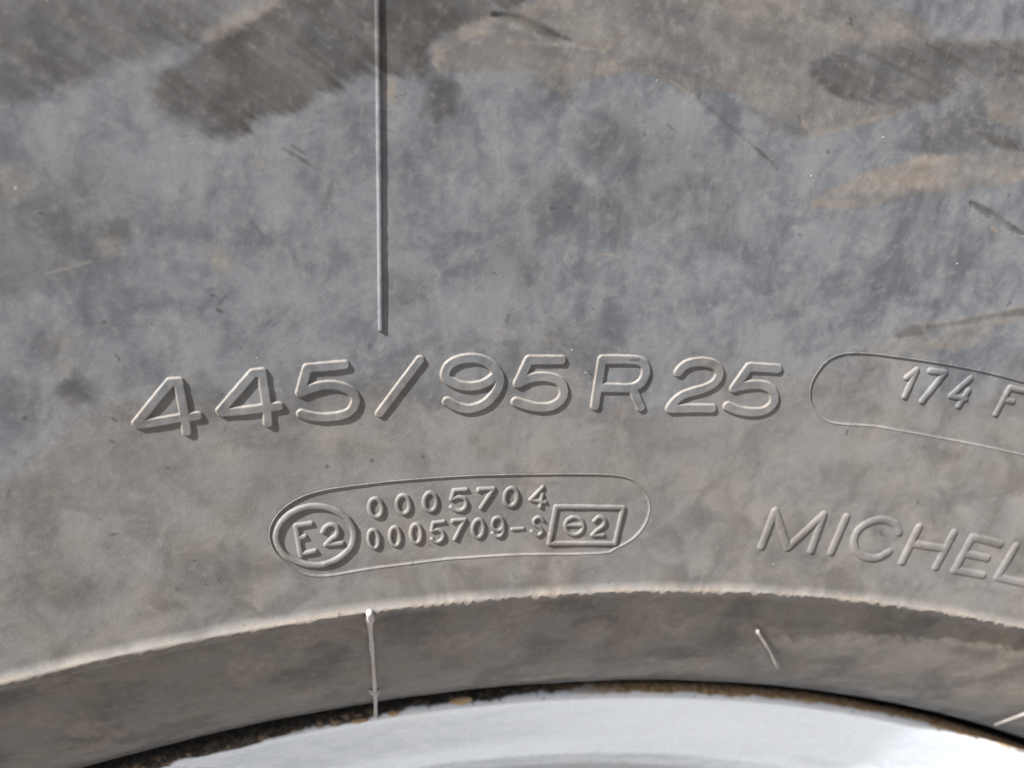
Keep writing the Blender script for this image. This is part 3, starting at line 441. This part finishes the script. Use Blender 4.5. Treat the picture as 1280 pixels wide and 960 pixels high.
def dirt(th, r):
    u, v = map_mm(th, r)
    mud = np.zeros(u.shape)
    tan = np.zeros(u.shape)
    dark = np.zeros(u.shape)
    # dust that lies thicker towards the bead
    warm = sstep(46, 27, v + 9 * fbm(u / 14, v / 11, 21, 4) - 0.06 * (u - 20)) * (0.72 + 0.28 * fbm(u / 7, v / 7, 25, 3))
    for nme, (cm, ct, soft, rag, ang) in SMEAR_LOOK.items():
        pts = SMEARS[nme]
        k = near(u, v, pts, 5)
        if not k.any():
            continue
        uu, vv = u[k], v[k]
        ca, sa = math.cos(math.radians(ang)), math.sin(math.radians(ang))
        al, ac = uu * ca + vv * sa, -uu * sa + vv * ca
        strk = fbm(al / 8.0, ac / 0.7, 40 + ord(nme), 3)
        cl = fbm(uu / 6, vv / 6, 60 + ord(nme), 4)
        sdv = poly_sd(uu, vv, pts) + rag * (0.60 * strk + 0.85 * cl)
        mk = sstep(-soft, soft, sdv)
        body = 0.82 + 0.32 * strk + 0.22 * cl
        mud[k] = np.maximum(mud[k], cm * mk * np.clip(body, 0, 1.1))
        t = ct * mk * np.clip(0.55 + 0.8 * fbm(al / 12, ac / 2.0, 80 + ord(nme), 4), 0, 1)
        edge = np.exp(-((sdv - 0.35) / 0.5) ** 2) * np.clip(0.15 + fbm(uu / 9, vv / 9, 90 + ord(nme), 2), 0, 1)
        if nme in 'gkf':
            tan[k] *= 1 - 0.85 * mk
        tan[k] = np.maximum(tan[k], np.maximum(t, (0.55 if ct > 0.05 else 0.2) * edge))
    for nme, (w, pts) in MARKS.items():
        k = near(u, v, pts, 3)
        if k.any():
            dd = np.maximum(0, seg_dist(u[k], v[k], pts) + 0.3 * w * fbm(u[k] / 0.7, v[k] / 0.7, 5, 2))
            st = 0.62 if nme.startswith('gouge') else (0.26 if nme in ('crk', 'run1', 'run2', 'v1', 'scr') else 0.6)
            st = st * np.clip(0.75 + 0.9 * fbm(u[k] / 3, v[k] / 3, 7, 2), 0.1, 1)
            dark[k] = np.maximum(dark[k], st * (1 - sstep(0.35, 1.2, dd / (w * taper(u[k], v[k], pts)))))
    for nme, (w, pts) in LIGHTS.items():
        k = near(u, v, pts, 3)
        if k.any():
            dd = seg_dist(u[k], v[k], pts) + 0.4 * w * fbm(u[k] / 0.6, v[k] / 0.6, 6, 2)
            tan[k] = np.maximum(tan[k], (0.3 if nme.startswith('soft') else 0.68 if w > 0.8 else 0.75) * np.clip(0.8 + 0.6 * fbm(u[k] / 1.5, v[k] / 1.5, 8, 3), 0, 1) * (1 - sstep(0.3 * w, 1.3 * w, dd)))
    for (bu, bv, br, st) in BLOTS:
        soft = 0.35 if st > 0.45 else 0.9
        k = np.hypot(u - bu, v - bv) < 3 * br
        dd = np.hypot(u[k] - bu, v[k] - bv) / br + 0.7 * fbm(u[k] / (1.0 * br), v[k] / (0.8 * br), 31, 4)
        mud[k] = np.maximum(mud[k], st * (1 - sstep(1.0 - soft, 1.0 + soft, dd)))
    for (bu, bv, br, st) in TANS:
        k = np.hypot(u - bu, v - bv) < 3 * br
        dd = np.hypot(u[k] - bu, v[k] - bv) / br + 0.6 * fbm(u[k] / 1.2, v[k] / 1.2, 37, 3)
        tan[k] = np.maximum(tan[k], st * (1 - sstep(0.2, 1.3, dd)))
    for (su, sv, du, dv, w, st) in SCUFFS:
        k = (np.abs(u - su) < 4) & (np.abs(v - sv) < 4)
        if k.any():
            dd = seg_dist(u[k], v[k], [(su, sv), (su + du, sv + dv)])
            m = abs(st) * (1 - sstep(0.3 * w, w, dd))
            if st > 0:
                tan[k] = np.maximum(tan[k], m)
            else:
                dark[k] = np.maximum(dark[k], m)
    # pale dust caught along the lip
    lipd = sstep(1.5, -0.2, v + 0.7 * fbm(u / 6, v / 3, 71, 3)) * (v > -0.5)
    tan = np.maximum(tan, 0.9 * lipd)
    return np.stack([np.clip(mud, 0, 1), np.clip(tan, 0, 1), np.clip(dark, 0, 1), np.clip(warm, 0, 1)], -1)

def surf(th, r, h_mm):
    """point on the sidewall, lifted h_mm along its normal"""
    rr = r + NR * h_mm * 0.001
    yy = prof(r) + NY * h_mm * 0.001
    return ring(th, rr, yy)

# ------------------------------------------------------------------ tyre
tyre = empty('tyre', 'large dusty grey rubber tyre with raised size lettering, mounted on the white wheel', 'tyre', (0, 0.155, -0.744))
tyre_inv = Matrix.Translation((0, 0.155, -0.744)).inverted()
def to_tyre(ob):
    ob.parent = tyre
    ob.matrix_parent_inverse = tyre_inv
    return ob

TH0, TH1 = -0.30, 0.47
th_dense = np.arange(TH0, TH1, 0.00058)
th_rest = np.linspace(TH1, TH0 + 2 * math.pi, 130)[1:-1]
TH = np.concatenate([th_dense, [TH1], th_rest])
lip_r = np.interp(TH, TH, 0.80 * (0.35 - np.abs(fbm(TH * 420 / 1.7, TH * 0, 51, 2))) * (0.35 + 0.65 * sstep(-0.10, -0.03, TH)) + 0.10 * fbm(TH * 420 / 3.5, TH * 0, 53, 2))  # ragged edge, mm
v_dense = np.concatenate([[0, 0.08, 0.16, 0.25, 0.35, 0.46, 0.58, 0.72, 0.87], np.arange(1.03, 105, 0.225)])
R_rows = np.concatenate([RL + v_dense / SL / 1000.0, np.linspace(0.481, 0.71, 24)])
T2, R2 = np.meshgrid(TH, R_rows)
u2, v2 = map_mm(T2, R2)
h2 = np.zeros(T2.shape)
dn = v2 < 140
h2[dn] = relief(T2[dn], R2[dn])
wob = np.exp(-v2 / 0.32)
co = surf(T2, R2 + lip_r[None, :] * 0.001 * wob, h2 - 0.28 * np.clip(1 - v2 / 0.5, 0, 1) ** 2)
dr = dirt(T2.ravel(), R2.ravel())
sidewall = to_tyre(mesh_obj('sidewall', co.reshape(-1, 3), grid_faces(len(R_rows), len(TH), True, True), RUBBER, attr=dr))

# bead band: from under the lip back to the rim
bp = np.array([(0.3849, 0.0002), (0.3844, 0.0014), (0.3834, 0.0027), (0.3816, 0.0041), (0.3775, 0.0071), (0.3723, 0.0112),
               (0.3676, 0.0156), (0.3638, 0.0203), (0.3612, 0.0244), (0.3600, 0.0272), (0.3594, 0.0300), (0.3590, 0.035), (0.3582, 0.043), (0.352, 0.055)])
def smooth_profile(p, step):
    out = []
    m = len(p)
    for i in range(m - 1):
        p0, p1, p2, p3 = p[max(i - 1, 0)], p[i], p[i + 1], p[min(i + 2, m - 1)]
        n = max(2, int(np.hypot(*(p2 - p1)) / step))
        for j in range(n):
            t = j / n
            out.append(0.5 * (2 * p1 + (p2 - p0) * t + (2 * p0 - 5 * p1 + 4 * p2 - p3) * t * t + (3 * p1 - p0 - 3 * p2 + p3) * t ** 3))
    out.append(p[-1])
    return np.array(out)
bpp = smooth_profile(bp, 0.0003)
edge0 = co[0]                                   # lip edge of the sidewall mesh
er = np.hypot(edge0[:, 0], edge0[:, 2])
ey = edge0[:, 1]
tb, rb = np.meshgrid(TH, bpp[:, 0])
_, yb = np.meshgrid(TH, bpp[:, 1])
dist = np.concatenate([[0], np.cumsum(np.hypot(*np.diff(bpp, axis=0).T))]) * 1000
db = np.repeat(dist[:, None], len(TH), 1)
hb = 0.12 * fbm(tb * 420 / 9, db / 6, 101, 3) + 0.10 * np.exp(-db / 1.2) * fbm(tb * 420 / 1.0, db / 1.5, 103, 2)
stepd = 1.9 * sstep(-0.065, -0.12, tb) + 0.4 * fbm(tb * 420 / 10, tb * 0, 104, 2)
hb += 0.9 * (1 - sstep(stepd - 0.35, stepd + 0.15, db)) * sstep(-0.06, -0.09, tb)
tng = np.gradient(bpp, axis=0)
tng /= np.linalg.norm(tng, axis=1)[:, None]
nb = np.stack([-tng[:, 1], tng[:, 0]], 1)       # normal (r, y)
nb *= np.sign(-nb[:, 1:2] + 1e-9)
rb = rb + nb[:, 0:1] * hb * 0.001
yb = yb + nb[:, 1:2] * hb * 0.001
bl = np.exp(-db / 0.9)                           # follow the ragged edge at the top
rb = rb + bl * lip_r[None, :] * 0.001
rb = np.vstack([er[None, :], rb])
yb = np.vstack([ey[None, :], yb])
tb = np.vstack([TH[None, :], tb])
db = np.vstack([np.zeros((1, len(TH))), db])
cb = ring(tb, rb, yb)
ub = tb * 420
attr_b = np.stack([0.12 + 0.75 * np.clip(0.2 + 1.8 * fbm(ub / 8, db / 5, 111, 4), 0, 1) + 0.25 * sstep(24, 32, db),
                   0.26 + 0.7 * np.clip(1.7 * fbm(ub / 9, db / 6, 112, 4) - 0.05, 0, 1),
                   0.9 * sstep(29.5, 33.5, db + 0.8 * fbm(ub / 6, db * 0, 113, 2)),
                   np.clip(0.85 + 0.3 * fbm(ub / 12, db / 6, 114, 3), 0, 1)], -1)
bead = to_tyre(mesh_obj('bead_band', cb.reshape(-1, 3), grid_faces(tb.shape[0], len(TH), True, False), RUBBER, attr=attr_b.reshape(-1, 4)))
bead['label'] = 'shaded brownish rubber band below the ragged lip'

# the rest of the casing, out of the picture: shoulder, tread with cross lugs, far side
tt = np.linspace(0, 2 * math.pi, 241)[:-1]
yc = 0.155
tp = [(0.708, -0.021), (0.716, -0.010), (0.722, 0.0), (0.724, 0.04), (0.726, 0.10), (0.726, yc), (0.726, 0.21), (0.724, 0.27), (0.722, 0.31), (0.70, 0.34),
      (0.62, 0.374), (0.56, 0.378), (0.475, 0.354), (0.40, 0.318), (0.361, 0.287), (0.352, 0.262)]
tpp = np.array(tp)
t3, r3 = np.meshgrid(tt, tpp[:, 0])
_, y3 = np.meshgrid(tt, tpp[:, 1])
lug = ((np.floor(t3 / (2 * math.pi) * 60 + np.abs(y3 - yc) * 6) % 2) * 0.018) * (r3 > 0.718) * (np.abs(y3 - yc) > 0.02)
r3 = r3 + lug
to_tyre(mesh_obj('tread', ring(t3, r3, y3).reshape(-1, 3), grid_faces(len(tp), len(tt), True, True), RUBBER,
                 attr=np.tile(np.array([[0.4, 0.2, 0.0, 0.6]]), (t3.size, 1)), smooth=False))

# ------------------------------------------------------------------ raised characters: each one a moulded relief that follows the sidewall
RELIEF = {  # height mm, bevel as share of half width
    'size_digit': (0.30, 0.32), 'size_slash': (0.29, 0.32), 'size_letter': (0.29, 0.32), 'load_digit': (0.27, 0.75), 'speed_letter': (0.27, 0.8),
    'brand_letter': (0.27, 0.85), 'approval_digit': (0.30, 0.75), 'approval_letter': (0.30, 0.72), 'approval_ring': (0.34, 0.75),
    'approval_dash': (0.25, 0.8), 'approval_frame': (0.30, 0.7), 'approval_sign': (0.26, 0.8), 'radial_rib': (0.33, 0.55), 'panel_border': (0.10, 0.9)}

def stroke_relief(kind, th0, r0, hw, strokes, mark, step=0.085):
    H, bs = RELIEF[kind]
    if kind.startswith('size'):
        hw = hw * 1.08
        step = 0.065
    allp = np.array([p for s in strokes for p in s])
    mg = hw + 0.15
    if kind == 'panel_border':
        step = 0.10
    us = np.arange(allp[:, 0].min() - mg, allp[:, 0].max() + mg + step, step)
    vs_ = np.arange(allp[:, 1].min() - mg, allp[:, 1].max() + mg + step, step)
    U, V = np.meshgrid(us, vs_)
    d = np.full(U.shape, 1e9)
    for s in strokes:
        k = near(U, V, s, mg + 0.1)
        d[k] = np.minimum(d[k], seg_dist(U[k], V[k], s))
    r = r0 + V / SL / 1000.0
    th = th0 + U / (r * 1000.0)
    um, vm = map_mm(th, r)
    # slightly uneven moulding
    d = d + 0.035 * fbm(um / 0.9, vm / 0.9, 131, 3)
    t = np.clip((hw - d) / (hw * bs), 0, 1)
    prof_h = np.where(t < 1, t * (1.12 - 0.12 * t), 1.0) if bs < 0.6 else 1 - (1 - t) ** 2.0
    h = H * prof_h * (1 + 0.10 * fbm(um / 2.2, vm / 2.2, 137, 2)) - 0.06 * (d > hw) - 0.02
    keep = d < hw + 0.13
    fc = grid_faces(len(vs_), len(us))
    kf = keep.ravel()[fc].all(1)
    fc = fc[kf]
    used = np.unique(fc)
    remap = np.full(U.size, -1)
    remap[used] = np.arange(len(used))
    tu, ru = th.ravel()[used], r.ravel()[used]
    base = relief(tu, ru)
    pos = surf(tu, ru, base + h.ravel()[used])
    at = dirt(tu, ru)
    if kind.startswith('size'):                 # tall characters: sun-bright bevels painted into the colour, with a little rub
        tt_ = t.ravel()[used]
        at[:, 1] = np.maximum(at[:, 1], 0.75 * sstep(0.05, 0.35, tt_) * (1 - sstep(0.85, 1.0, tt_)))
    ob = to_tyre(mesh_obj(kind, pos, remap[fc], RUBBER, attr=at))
    if mark:
        ob['label'] = mark
    return ob

WORD = {'size_digit': 'raised size digit %s', 'size_slash': 'raised slash between the size digits', 'size_letter': 'raised size letter %s',
        'load_digit': 'raised load digit %s', 'speed_letter': 'raised speed letter %s', 'brand_letter': 'raised brand letter %s',
        'approval_digit': 'raised approval digit %s', 'approval_letter': 'raised approval letter %s', 'approval_ring': 'raised oval ring round the letter and digit',
        'approval_dash': 'raised dash', 'approval_frame': 'raised rectangular frame', 'approval_sign': 'raised letter e drawn as a barred circle',
        'radial_rib': 'raised straight rib running up the sidewall'}
for (kind, ch, th0, r0, hw, strokes) in GLYPHS:
    w = WORD[kind]
    stroke_relief(kind, th0, r0, hw, strokes, w % ch if '%s' in w else w)
# the word goes on past the edge of the picture
BRAND = [g for g in GLYPHS if g[0] == 'brand_letter']
gi, gl, ge = BRAND[1], BRAND[5], BRAND[4]
pitch = (gl[2] - ge[2])
stroke_relief('brand_letter', gl[2] + pitch * 0.85, gi[3], gi[4], gi[5], 'raised brand letter I')
stroke_relief('brand_letter', gl[2] + pitch * 1.75, gi[3], gi[4], [[(-5.2, -4.2), (-2.9, 4.2), (2.4, -4.2), (4.9, 4.2)]], 'raised brand letter N')

# thin flash line round each sunken panel
for pts in PANELS:
    cu = sum(p[0] for p in pts) / len(pts)
    cv = sum(p[1] for p in pts) / len(pts)
    r0 = RL + cv / SL / 1000
    th0 = cu / 420.0
    loc = []
    for (a, b) in pts:
        r = RL + b / SL / 1000
        loc.append(((a / 420.0 - th0) * r * 1000, b - cv))
    loc.append(loc[0])
    stroke_relief('panel_border', th0, r0, 0.24, [loc], 'thin raised line round a sunken panel')

# ------------------------------------------------------------------ flash threads and vent whiskers on the bead band
def bead_pt(th, r, lift=0.0):
    i = np.argmin(np.abs(bpp[:, 0] - r) + (bpp[:, 1] > 0.0300) * 1.0)
    rr, yy = bpp[i] + nb[i] * lift * 0.001
    return np.array([rr * math.sin(th), yy, rr * math.cos(th)])

def tube(name, pts, radii, mat, parent_fn, seg=10, label=None):
    pts = [np.asarray(p, float) for p in pts]
    P, Rr = [], []
    for i in range(len(pts) - 1):
        n = 5
        for j in range(n):
            t = j / n
            P.append(pts[i] * (1 - t) + pts[i + 1] * t)
            Rr.append(radii[i] * (1 - t) + radii[i + 1] * t)
    P.append(pts[-1])
    Rr.append(radii[-1])
    P = np.array(P)
    Rr = np.array(Rr) * 0.001 * (1 + 0.12 * rng.standard_normal(len(P)))
    # rounded ends
    d0, d1 = P[1] - P[0], P[-1] - P[-2]
    d0, d1 = d0 / np.linalg.norm(d0), d1 / np.linalg.norm(d1)
    P = np.vstack([P[0] - d0 * Rr[0] * 0.7, P, P[-1] + d1 * Rr[-1] * 0.7])
    Rr = np.concatenate([[Rr[0] * 0.35], Rr, [Rr[-1] * 0.35]])
    T = np.gradient(P, axis=0)
    T /= np.linalg.norm(T, axis=1)[:, None]
    up = np.array([0.3, -0.9, 0.2])
    A = np.cross(T, up)
    A /= np.linalg.norm(A, axis=1)[:, None]
    Bn = np.cross(T, A)
    ph = np.linspace(0, 2 * math.pi, seg + 1)[:-1]
    V = (P[:, None, :] + Rr[:, None, None] * (np.cos(ph)[None, :, None] * A[:, None, :] + np.sin(ph)[None, :, None] * Bn[:, None, :])).reshape(-1, 3)
    f = grid_faces(len(P), seg, True)
    V = np.vstack([V, P[0][None], P[-1][None]])
    n0 = len(V) - 2
    caps = [(n0, (k + 1) % seg, k, k) for k in range(seg)]
    b0 = (len(P) - 1) * seg
    caps += [(n0 + 1, b0 + k, b0 + (k + 1) % seg, b0 + (k + 1) % seg) for k in range(seg)]
    me = bpy.data.meshes.new(name)
    me.from_pydata([tuple(v) for v in V], [], [tuple(int(i) for i in q) for q in f] + [tuple(dict.fromkeys(int(i) for i in q)) for q in caps])
    for p in me.polygons:
        p.use_smooth = True
    me.materials.append(mat)
    ob = bpy.data.objects.new(name, me)
    COL.objects.link(ob)
    parent_fn(ob)
    if label:
        ob['label'] = label
    return ob

FT = -0.0590
tube('flash_thread', [bead_pt(FT, 0.3838, 0.5), bead_pt(FT + 0.0006, 0.3808, 0.35), bead_pt(FT + 0.0018, 0.373, 0.25), bead_pt(FT + 0.0027, 0.3665, 0.3)],
     [0.50, 0.42, 0.36, 0.40], FLASH, to_tyre, label='thin thread of rubber flash across the bead band')
tube('flash_knob', [surf(np.array(FT), np.array(0.3853), 0.9), bead_pt(FT + 0.0003, 0.3836, 0.9), bead_pt(FT + 0.0004, 0.3820, 0.5)], [0.55, 0.62, 0.40], FLASH, to_tyre,
     label='pale torn knob of rubber on the lip')
tube('flash_knob', [bead_pt(FT + 0.0004, 0.3664, 0.1), bead_pt(FT + 0.0028, 0.3660, 0.6), bead_pt(FT + 0.0054, 0.3662, 0.1)], [0.30, 0.60, 0.30], FLASH, to_tyre,
     label='pale knob of rubber at the end of the flash thread')
tube('flash_thread', [bead_pt(FT + 0.0029, 0.3655, 0.5), bead_pt(FT + 0.0036, 0.3620, 0.7), ring(FT + 0.0044, 0.3560, 0.0302)],
     [0.38, 0.36, 0.34], FLASH, to_tyre, label='grey tail of the flash thread reaching the rim')
tube('vent_whisker', [bead_pt(0.1258, 0.3768, -0.1), bead_pt(0.1262, 0.3766, 0.5), bead_pt(0.1385, 0.3730, 0.9), bead_pt(0.1510, 0.3690, 1.3)],
     [0.44, 0.38, 0.30, 0.32], WHISKER, to_tyre, label='pale rubber vent whisker sticking out of the bead band')
tube('vent_whisker', [bead_pt(0.3400, 0.3720, -0.1), bead_pt(0.3250, 0.3680, 0.8), bead_pt(0.3275, 0.3620, 0.9)],
     [0.40, 0.30, 0.14], WHISKER, to_tyre, label='forked pale vent whisker lying on the bead band')
tube('vent_whisker', [bead_pt(0.3290, 0.3690, 0.6), bead_pt(0.3400, 0.3665, 0.8), bead_pt(0.3495, 0.3630, 0.9)],
     [0.30, 0.28, 0.20], WHISKER, to_tyre, label='short branch of the forked vent whisker')

# ------------------------------------------------------------------ wheel
wheel = empty('wheel_rim', 'white painted steel wheel rim with rusty chipped edge inside the tyre', 'wheel rim', (0, 0.155, -0.35))
wheel_inv = Matrix.Translation((0, 0.155, -0.35)).inverted()
def to_wheel(ob):
    ob.parent = wheel
    ob.matrix_parent_inverse = wheel_inv
    return ob
fp = np.array([(0.345, 0.058), (0.352, 0.048), (0.3562, 0.040), (0.3572, 0.0352), (0.3568, 0.0330), (0.3558, 0.0317), (0.3547, 0.0318), (0.3532, 0.0331), (0.3490, 0.0378),
               (0.3440, 0.0434), (0.3400, 0.0478), (0.3378, 0.0500), (0.3362, 0.0513), (0.3345, 0.0526), (0.3325, 0.0545), (0.3290, 0.0600), (0.3220, 0.072), (0.3180, 0.09), (0.317, 0.14)])
fpp = smooth_profile(fp, 0.0003)
fd = np.concatenate([[0], np.cumsum(np.hypot(*np.diff(fpp, axis=0).T))]) * 1000
i0 = np.argmin(np.hypot(fpp[:, 0] - 0.3568, fpp[:, 1] - 0.0330))
fd = fd - fd[i0]                                # mm down the face from the outer edge
tf, rf = np.meshgrid(TH, fpp[:, 0])
_, yf = np.meshgrid(TH, fpp[:, 1])
dfm = np.repeat(fd[:, None], len(TH), 1)
uf = tf * 360
yf = yf + 0.00010 * fbm(uf / 14, dfm / 8, 201, 3)
# where the paint has gone: wide on one side, a thin worn edge on the other
wid = np.interp(TH, [-0.30, -0.13, -0.06, -0.01, 0.03, 0.07, 0.10, 0.20, 0.30, 0.47], [3.6, 3.1, 2.4, 1.7, 1.0, 0.5, 0.35, 0.25, 0.2, 0.2])
edgn = 0.9 * fbm(uf / 2.2, dfm / 2.0, 211, 4) + 0.5 * fbm(uf / 9, dfm * 0, 213, 2)
barem = 1 - sstep(-0.25, 0.25, dfm - wid[None, :] - edgn)
chips = sstep(0.50, 0.58, fbm(uf / 1.8, dfm / 0.9, 217, 3)) * sstep(3.2, 2.2, dfm) * sstep(0.3, 1.0, dfm) * 0.85
barem = np.maximum(barem, chips)
ru = (1 - sstep(0.0, 0.35, dfm - 1.5 - 0.7 * fbm(uf / 3.5, dfm / 2, 223, 3))) * sstep(0.02, 0.10, tf) * sstep(-1.2, 0.2, dfm)
ru = np.maximum(ru, 0.75 * barem * sstep(0.15, 0.5, fbm(uf / 1.2, dfm / 0.7, 227, 3)) * np.exp(-((dfm - wid[None, :] + 0.9) / 0.9) ** 2))
stn = 0.45 * np.exp(-((dfm - 5.2 - 0.5 * fbm(uf / 20, dfm * 0, 231, 2)) / 0.55) ** 2) * np.clip(0.3 + fbm(uf / 12, dfm / 3, 233, 3), 0, 1)
barem = np.where(dfm < -1.0, 1.0, barem)
af = np.stack([barem, np.clip(ru, 0, 1), np.clip(stn, 0, 1), np.ones_like(ru)], -1)
thick = (1 - barem) * 0.10 * sstep(-1.5, 0, dfm)   # the paint film has a thickness
yf = yf - thick * 0.001
flange = to_wheel(mesh_obj('flange', ring(tf, rf, yf).reshape(-1, 3), grid_faces(len(fpp), len(TH), True, False), PAINT, attr=af.reshape(-1, 4)))
# wheel disc, out of the picture
dp = np.array([(0.3155, 0.13), (0.29, 0.135), (0.25, 0.11), (0.20, 0.10), (0.14, 0.10), (0.13, 0.13), (0.13, 0.20)])
t4, r4 = np.meshgrid(tt, dp[:, 0])
_, y4 = np.meshgrid(tt, dp[:, 1])
to_wheel(mesh_obj('disc', ring(t4, r4, y4).reshape(-1, 3), grid_faces(len(dp), len(tt), True, False), PAINT,
                  attr=np.tile(np.array([[0.0, 0.0, 0.2, 1.0]]), (t4.size, 1))))

# ------------------------------------------------------------------ crumbs of dried mud caught where the paint begins
def clod(th, dmm, size, seed, label):
    i = np.argmin(np.abs(fd - dmm))
    r, y = fpp[i]
    c = np.array([r * math.sin(th), y, r * math.cos(th)])
    nu, nv = 14, 9
    a = np.linspace(0, 2 * math.pi, nu + 1)[:-1]
    b = np.linspace(-math.pi / 2, math.pi / 2, nv)
    Aa, Bb = np.meshgrid(a, b)
    x = np.cos(Bb) * np.cos(Aa)
    z = np.cos(Bb) * np.sin(Aa)
    yv = np.sin(Bb)
    k = 1 + 0.22 * fbm(3 + 1.3 * x + seed, 1.3 * z + yv, seed, 3)
    V = np.stack([x * size[0] * k, yv * size[1] * k, z * size[2] * k], -1).reshape(-1, 3) * 0.001
    ca, sa = math.cos(th + 0.02), math.sin(th + 0.02)
    V = np.stack([V[:, 0] * ca + V[:, 2] * sa, V[:, 1], -V[:, 0] * sa + V[:, 2] * ca], -1)
    ob = mesh_obj('mud_clod', V, grid_faces(nv, nu, True), MUD)
    ob.location = c
    ob['label'] = label
    ob['category'] = 'mud'
    ob['group'] = 'crumbs of dried mud on the rim edge'
    return ob
clod(-0.0075, 1.5, (2.2, 0.8, 0.8), 3, 'rounded tan lump of dried mud, largest on the rim edge')
clod(-0.0625, 2.3, (1.7, 0.7, 0.5), 5, 'flat tan crumb of dried mud just left of the flash thread on the rim edge')
clod(-0.0450, 2.1, (1.1, 0.6, 0.6), 8, 'small tan crumb of dried mud just right of the flash thread on the rim edge')
